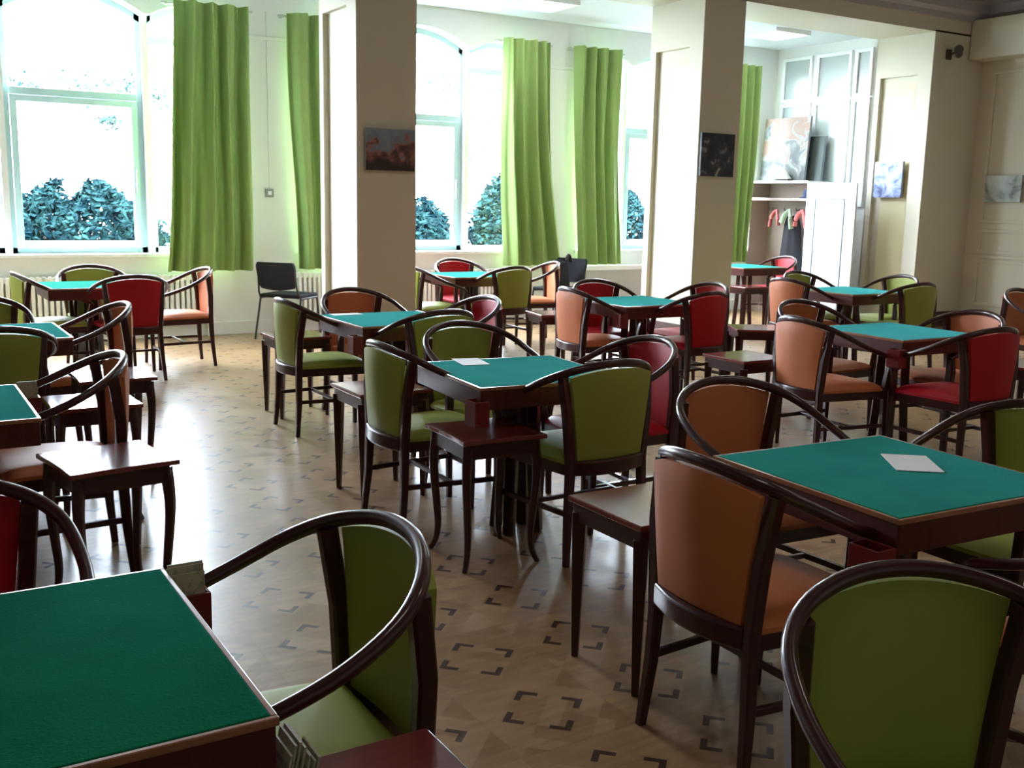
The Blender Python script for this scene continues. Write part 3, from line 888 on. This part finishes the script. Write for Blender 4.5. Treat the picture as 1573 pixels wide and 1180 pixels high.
# ---------------------------------------------------------------- bridge chairs (local +x is the front)
def chair_meshes(mat):
    R = {}
    half = [(.255, .255, .605), (.22, .272, .628), (.10, .294, .668), (-.02, .298, .712), (-.13, .276, .765), (-.208, .212, .808), (-.258, .11, .836), (-.273, 0, .845)]
    rail = catmull(half + [(x, -y, z) for (x, y, z) in reversed(half[:-1])], 5)
    R['top_rail'] = MB().sweep(rail, lambda k: .026 + .005 * math.sin(math.pi * k), lambda k: .026 + .008 * math.sin(math.pi * k), seg=10).mesh('top_rail', M['wood'], True)
    def zrail(y):
        k = min(1, abs(y) / .24)
        return .838 - .045 * k ** 2.2
    def xback(y, z):
        k = min(1, abs(y) / .24)
        return -.232 - .045 * (1 - k * k) * (.35 + .65 * min(1, (z - .42) / .35)) + .010 * k
    fr, bk = [], []
    nz, ny = 12, 14
    for i in range(nz + 1):
        r0, r1 = [], []
        for j in range(ny + 1):
            k = i / nz
            hw = .166 + (.208 - .166) * k
            y = hw * (2 * j / ny - 1)
            z0, z1 = .445, zrail(y) - .014
            z = z0 + (z1 - z0) * k
            puff = math.sqrt(max(0, math.sin(math.pi * min(1, max(0, j / ny))))) * math.sqrt(max(0, math.sin(math.pi * min(1, k * .98 + .01))))
            x = xback(y, z)
            r0.append((x + .008 + .014 * puff, y, z))
            r1.append((x - .008 - .010 * puff, y, z))
        fr.append(r0)
        bk.append(r1)
    R['backrest'] = MB().grid_solid(fr, bk).mesh('backrest', mat, True)
    # seat cushion
    top, bot = [], []
    nu = 16
    for i in range(nu + 1):
        r0, r1 = [], []
        for j in range(nu + 1):
            a, b_ = 2 * i / nu - 1, 2 * j / nu - 1
            x = .005 + .225 * a
            w = .222 + .022 * a
            if a > .6:
                x += .018 * (1 - b_ * b_) * (a - .6) / .4
            y = w * b_
            e = (1 - abs(a) ** 6) * (1 - abs(b_) ** 6)
            r0.append((x, y, .440 + .030 * max(0, e) ** .5 + .012 * (1 - a * a) * (1 - b_ * b_)))
            r1.append((x, y, .425))
        top.append(r0)
        bot.append(r1)
    R['seat'] = MB().grid_solid(top, bot).mesh('seat', mat, True)
    fm = MB()
    fm.prism([(-.215, -.195), (.238, -.242), (.238, .242), (-.215, .195)], 'z', .375, .428)
    fm.sweep(catmull([(-.232, -.175, .412), (-.262, -.08, .412), (-.270, 0, .412), (-.262, .08, .412), (-.232, .175, .412)]), .03, .065, seg=8, power=6)
    R['seat_frame'] = fm.mesh('seat_frame', M['wood'], False, .004)
    legs = []
    for s in (-1, 1):
        legs.append(MB().sweep([(.238, s * .246, 0), (.232, s * .242, .22), (.228, s * .238, .42), (.236, s * .248, .52), (.250, s * .255, .603)],
                               lambda k: .026 + .014 * min(1, k * 1.6) - .008 * max(0, k - .75) * 4, lambda k: .026 + .014 * min(1, k * 1.6) - .008 * max(0, k - .75) * 4, up=(1, 0, 0), seg=8, power=5).mesh('leg', M['wood'], True))
        legs.append(MB().sweep([(-.245, s * .212, 0), (-.228, s * .198, .20), (-.222, s * .188, .42), (-.220, s * .208, .62), (-.198, s * .220, .790)],
                               lambda k: .026 + .012 * min(1, k * 2.2), lambda k: .028 + .014 * min(1, k * 2.2), up=(1, 0, 0), seg=8, power=5).mesh('leg', M['wood'], True))
    R['legs'] = legs
    st = []
    for s in (-1, 1):
        st.append(MB().box(-.232, .236, -.009, .009, .205, .228))
        st[-1].v = [(x, y + s * (.198 + .045 * (x + .23) / .46), z) for x, y, z in st[-1].v]
    st.append(MB().box(.0, .018, -.222, .222, .207, .226))
    R['stretchers'] = [m.mesh('stretcher', M['wood'], False, .003) for m in st]
    return R
CM = {k: chair_meshes(M[k]) for k in ('lime', 'orange', 'red')}
WOODCACHE = CM['lime']
for k in ('orange', 'red'):
    for q in ('top_rail', 'seat_frame', 'legs', 'stretchers'):
        CM[k][q] = WOODCACHE[q]
def part(name, me, parent):
    o = bpy.data.objects.new(name, me)
    COL.objects.link(o)
    o.parent = parent
    return o
def chair(kind, x, y, deg, label):
    m = CM[kind]
    g = {'lime': 'lime green bridge chairs', 'orange': 'orange bridge chairs', 'red': 'red bridge chairs'}[kind]
    t = thing('tub_armchair', label, 'chair', (x, y, 0), math.radians(deg), g)
    part('seat', m['seat'], t)
    part('backrest', m['backrest'], t)
    part('top_rail', m['top_rail'], t)
    part('seat_frame', m['seat_frame'], t)
    for l in m['legs']:
        part('leg', l, t)
    for l in m['stretchers']:
        part('stretcher', l, t)
    return t
CH = [
 # around the bottom left table
 ('lime', .590, 1.810, 180, 'lime armchair right of the bottom left table, its arm curving over the parquet'),
 ('red', .04, 2.32, -90, 'red armchair cut by the left edge, behind the bottom left table'),
 # front right table
 ('orange', 2.045, 1.965, -1, 'dark orange armchair seen from behind at the left of the front right table'),
 ('orange', 2.650, 2.59, -94, 'orange armchair with creased back behind the front right table'),
 ('lime', 3.12, 1.98, 178, 'lime armchair at the right edge beside the front right table'),
 ('orange', 2.55, 1.27, 90, 'orange armchair mostly outside the right edge, near side of the front right table'),
 ('lime', 1.460, .915, -110, 'large lime armchair cut by the bottom edge, lower right'),
 # middle table
 ('lime', 2.17, 4.26, 0, 'lime armchair left of the middle table, seen from its left rear side'),
 ('lime', 2.627, 4.54, -84, 'bright lime armchair facing us behind the middle table'),
 ('red', 2.95, 3.90, 175, 'crimson armchair right of the middle table'),
 ('lime', 2.557, 3.625, 92, 'lime armchair with its back to us in front of the middle table'),
 # table before the left pillar
 ('lime', 2.43, 6.325, 0, 'lime armchair with mint-lit seat, left of the table before the left pillar'),
 ('orange', 2.888, 6.634, -82, 'orange armchair between the left pillar and its table'),
 ('lime', 2.79, 5.60, 97, 'olive lime armchair with its back to us, half hidden behind the bright lime chair'),
 ('red', 3.25, 6.02, 178, 'crimson armchair right of the table before the left pillar'),
 # table right of centre
 ('orange', 4.849, 4.265, -6, 'pale orange armchair at the left of the blue-lit table, seen from behind'),
 ('orange', 5.43, 4.83, -86, 'orange armchair behind the left corner of the blue-lit table'),
 ('orange', 5.78, 4.12, 174, 'pale orange armchair at the right of the blue-lit table, facing left'),
 ('red', 5.303, 3.720, 87, 'deep red armchair with its back to us by the blue-lit table'),
 ('orange', 8.10, 4.93, -90, 'orange armchair cut by the right edge, farthest right'),
 # table amid red chairs
 ('orange', 4.700, 6.433, -5, 'orange armchair at the left of the turquoise table amid red chairs'),
 ('red', 5.113, 6.80, -88, 'red armchair behind the turquoise table, below the grey radiator cover'),
 ('red', 5.68, 6.49, 177, 'red armchair right of the turquoise table, at the foot of the middle pillar'),
 ('red', 5.254, 6.05, 97, 'dark red armchair with its back to us before the middle pillar'),
 # back middle
 ('red', 5.371, 9.76, -87, 'red armchair below the middle window sill'),
 ('lime', 5.318, 8.93, 96, 'lime armchair with its back to us below the left one of the paired curtains'),
 ('orange', 5.98, 9.371, 165, 'washed-out pink-orange armchair right of the table under the middle window'),
 ('lime', 4.66, 9.14, 0, 'lime armchair peeking out from behind the left pillar'),
 # back left
 ('lime', 1.185, 9.04, 4, 'lime armchair at the left of the pale back table, facing right'),
 ('lime', 1.606, 9.50, -88, 'lime armchair below the left window sill'),
 ('red', 1.718, 8.74, 92, 'red armchair with its back to us at the back left table'),
 ('orange', 2.248, 9.27, 181, 'sunlit pale pink-orange armchair before the radiator, below the wide curtain'),
 # left edge
 ('orange', .974, 6.36, 182, 'orange-brown armchair right of the upper left edge table'),
 ('lime', .49, 6.80, -90, 'lime armchair at the left edge, farthest back of the two green ones there'),
 ('lime', .45, 5.66, 90, 'olive lime armchair with its back to us at the left edge'),
 ('orange', .551, 4.355, 179, 'orange-brown armchair above the glaring white-topped stool at the left'),
 # back right
 ('red', 9.839, 9.70, 174, 'red armchair at the farthest table, in front of the black coat'),
 ('orange', 7.24, 6.70, -1, 'pale orange armchair at the left of the table before the white door'),
 ('lime', 7.835, 7.12, -86, 'lime armchair behind the table before the white door'),
 ('lime', 8.27, 6.66, 172, 'lime armchair right of the table before the white door, facing left'),
 ('lime', 7.845, 6.15, 88, 'lime armchair with its back to us right of the table before the white door'),
]
for c in CH:
    chair(*c)

# ---------------------------------------------------------------- little stools / side tables
def taper_stool(label):
    r = thing('side_table', label, 'side table', group='small mahogany side tables with straight legs')
    s = .19
    MB().box(-s, s, -s, s, .532, .552).obj('tabletop', M['wood_top'], r, bevel=.004)
    MB().box(-s + .012, s - .012, -s + .012, s - .012, .470, .532).obj('apron', M['wood'], r, bevel=.003)
    for sx in (-1, 1):
        for sy in (-1, 1):
            k = s - .030
            MB().sweep([(sx * (k + .002), sy * (k + .002), 0), (sx * k, sy * k, .50)], lambda t_: .022 + .026 * t_, lambda t_: .022 + .026 * t_, up=(1, 1, 0), seg=4, power=30).obj('leg', M['wood'], r, bevel=.002)
    return r
def cabriole_stool(label):
    r = thing('side_table', label, 'side table', group='small mahogany side tables with curved legs')
    s = .185
    m = MB()
    c = []
    for k in range(40):                         # square with drawn-out corners
        a = 2 * math.pi * k / 40 + math.pi / 4
        q = max(abs(math.cos(a)), abs(math.sin(a)))
        rr = s / q * (1 + .035 * (math.cos(4 * (a - math.pi / 4)) * .5 + .5) ** 3 * 1.0)
        c.append((rr * math.cos(a), rr * math.sin(a)))
    m.prism(c, 'z', .532, .550)
    m.obj('tabletop', M['wood_top'], r, bevel=.003)
    MB().box(-s + .02, s - .02, -s + .02, s - .02, .465, .532).obj('apron', M['wood'], r, bevel=.004)
    for sx in (-1, 1):
        for sy in (-1, 1):
            P = [(.152, .52), (.160, .43), (.160, .34), (.152, .22), (.146, .12), (.152, .05), (.170, .0)]
            MB().sweep(catmull([(sx * a, sy * a, z) for a, z in P], 4), lambda t_: .044 - .024 * t_ ** .7, lambda t_: .044 - .024 * t_ ** .7, up=(sx, -sy, 0), seg=8, power=4).obj('leg', M['wood'], r, smooth=True)
    return r
ta = cb = None
STOOLS = [
 ('t', 2.06, 2.49, 0, 'side table left of the dark orange armchair, catching blue light'),
 ('c', 2.125, 3.665, -3, 'reddish side table in front of the middle table'),
 ('c', .665, 3.865, 9, 'glaring white-lit side table at the left'),
 ('t', 2.14, 4.755, 0, 'side table left of the middle table, behind its lime armchair'),
 ('t', 2.44, 6.83, 0, 'side table left behind the lime armchair with mint-lit seat'),
 ('t', 4.67, 4.78, 0, 'side table left behind the pale orange armchair of the blue-lit table'),
 ('t', 5.86, 5.90, -31, 'side table right of the dark red armchair before the middle pillar'),
 ('t', 4.93, 7.36, -12, 'side table left behind the orange armchair of the turquoise table'),
 ('t', 8.75, 9.02, 0, 'farthest side table, beside the table by the thin curtain'),
 ('c', 1.02, 5.68, 0, 'side table with one splayed leg showing, right of the left edge tables'),
 ('c', .80, 4.99, 0, 'white-lit side table between the two orange-brown chairs at the left'),
 ('t', .60, 1.365, 0, 'reddish brown side table cut by the bottom edge, beside the bottom left table'),
 ('t', 6.10, 3.75, 0, 'side table at the right edge beside the deep red armchair'),
]
for kind, x, y, a, lab in STOOLS:
    if kind == 't':
        o = ta = taper_stool(lab) if ta is None else copy_tree(ta)
    else:
        o = cb = cabriole_stool(lab) if cb is None else copy_tree(cb)
    o['label'] = lab
    o.location = (x, y, 0)
    o.rotation_euler = (0, 0, math.radians(a))

# ---------------------------------------------------------------- black stacking chairs
def stacker(x, y, deg, label):
    r = thing('stacking_chair', label, 'chair', (x, y, 0), math.radians(deg), 'black stacking chairs')
    fr, bk = [], []
    for i in range(9):
        a, c = [], []
        for j in range(13):
            k, u = i / 8, j / 12 * 2 - 1
            w = .225 * (1 - .08 * (1 - k)) * (1 - .10 * max(0, abs(2 * k - 1) - .7) / .3)
            z = .54 + .27 * k - .02 * (1 - k) * (1 - u * u)
            xx = -.22 - .05 * k - .02 * (1 - u * u)
            a.append((xx + .018, w * u, z))
            c.append((xx - .018, w * u, z))
        fr.append(a)
        bk.append(c)
    MB().grid_solid(fr, bk).obj('backrest', M['black'], r, smooth=True, bevel=0)
    MB().box(-.20, .22, -.23, .23, .435, .475).obj('seat', M['black'], r, bevel=.015, segs=3)
    for s in (-1, 1):
        MB().sweep([(-.28, s * .245, 0), (-.17, s * .235, .43)], .022, .022, seg=8).obj('leg', M['black_metal'], r, smooth=True)
        MB().sweep([(.25, s * .245, 0), (.19, s * .235, .43)], .022, .022, seg=8).obj('leg', M['black_metal'], r, smooth=True)
        MB().sweep([(.19, s * .235, .43), (-.17, s * .235, .43), (-.22, s * .225, .50), (-.27, s * .20, .78)], .02, .02, seg=8).obj('side_tube', M['black_metal'], r, smooth=True)
    return r
stacker(3.72, 10.62, 42, 'black fabric stacking chair by the wall between the two left curtains')
stacker(7.02, 10.40, 200, 'black stacking chair behind the washed-out chair, a black bag on it')
bg_ = thing('bag', 'black bag with upright strap on the stacking chair below the paired curtains', 'bag', (7.03, 10.40, .476))
m = MB()
m.sweep([(0, -.02, 0), (0, -.02, .14), (0, 0, .27), (0, .02, .31)], lambda k: .24 - .08 * k * k, lambda k: .20 - .08 * k * k, seg=14, power=3)
m.obj('body', M['black'], bg_, smooth=True)
MB().sweep(catmull([(.06, -.03, .29), (.10, -.04, .38), (.13, -.05, .30)]), .06, .04, seg=8).obj('strap', M['black'], bg_, smooth=True)
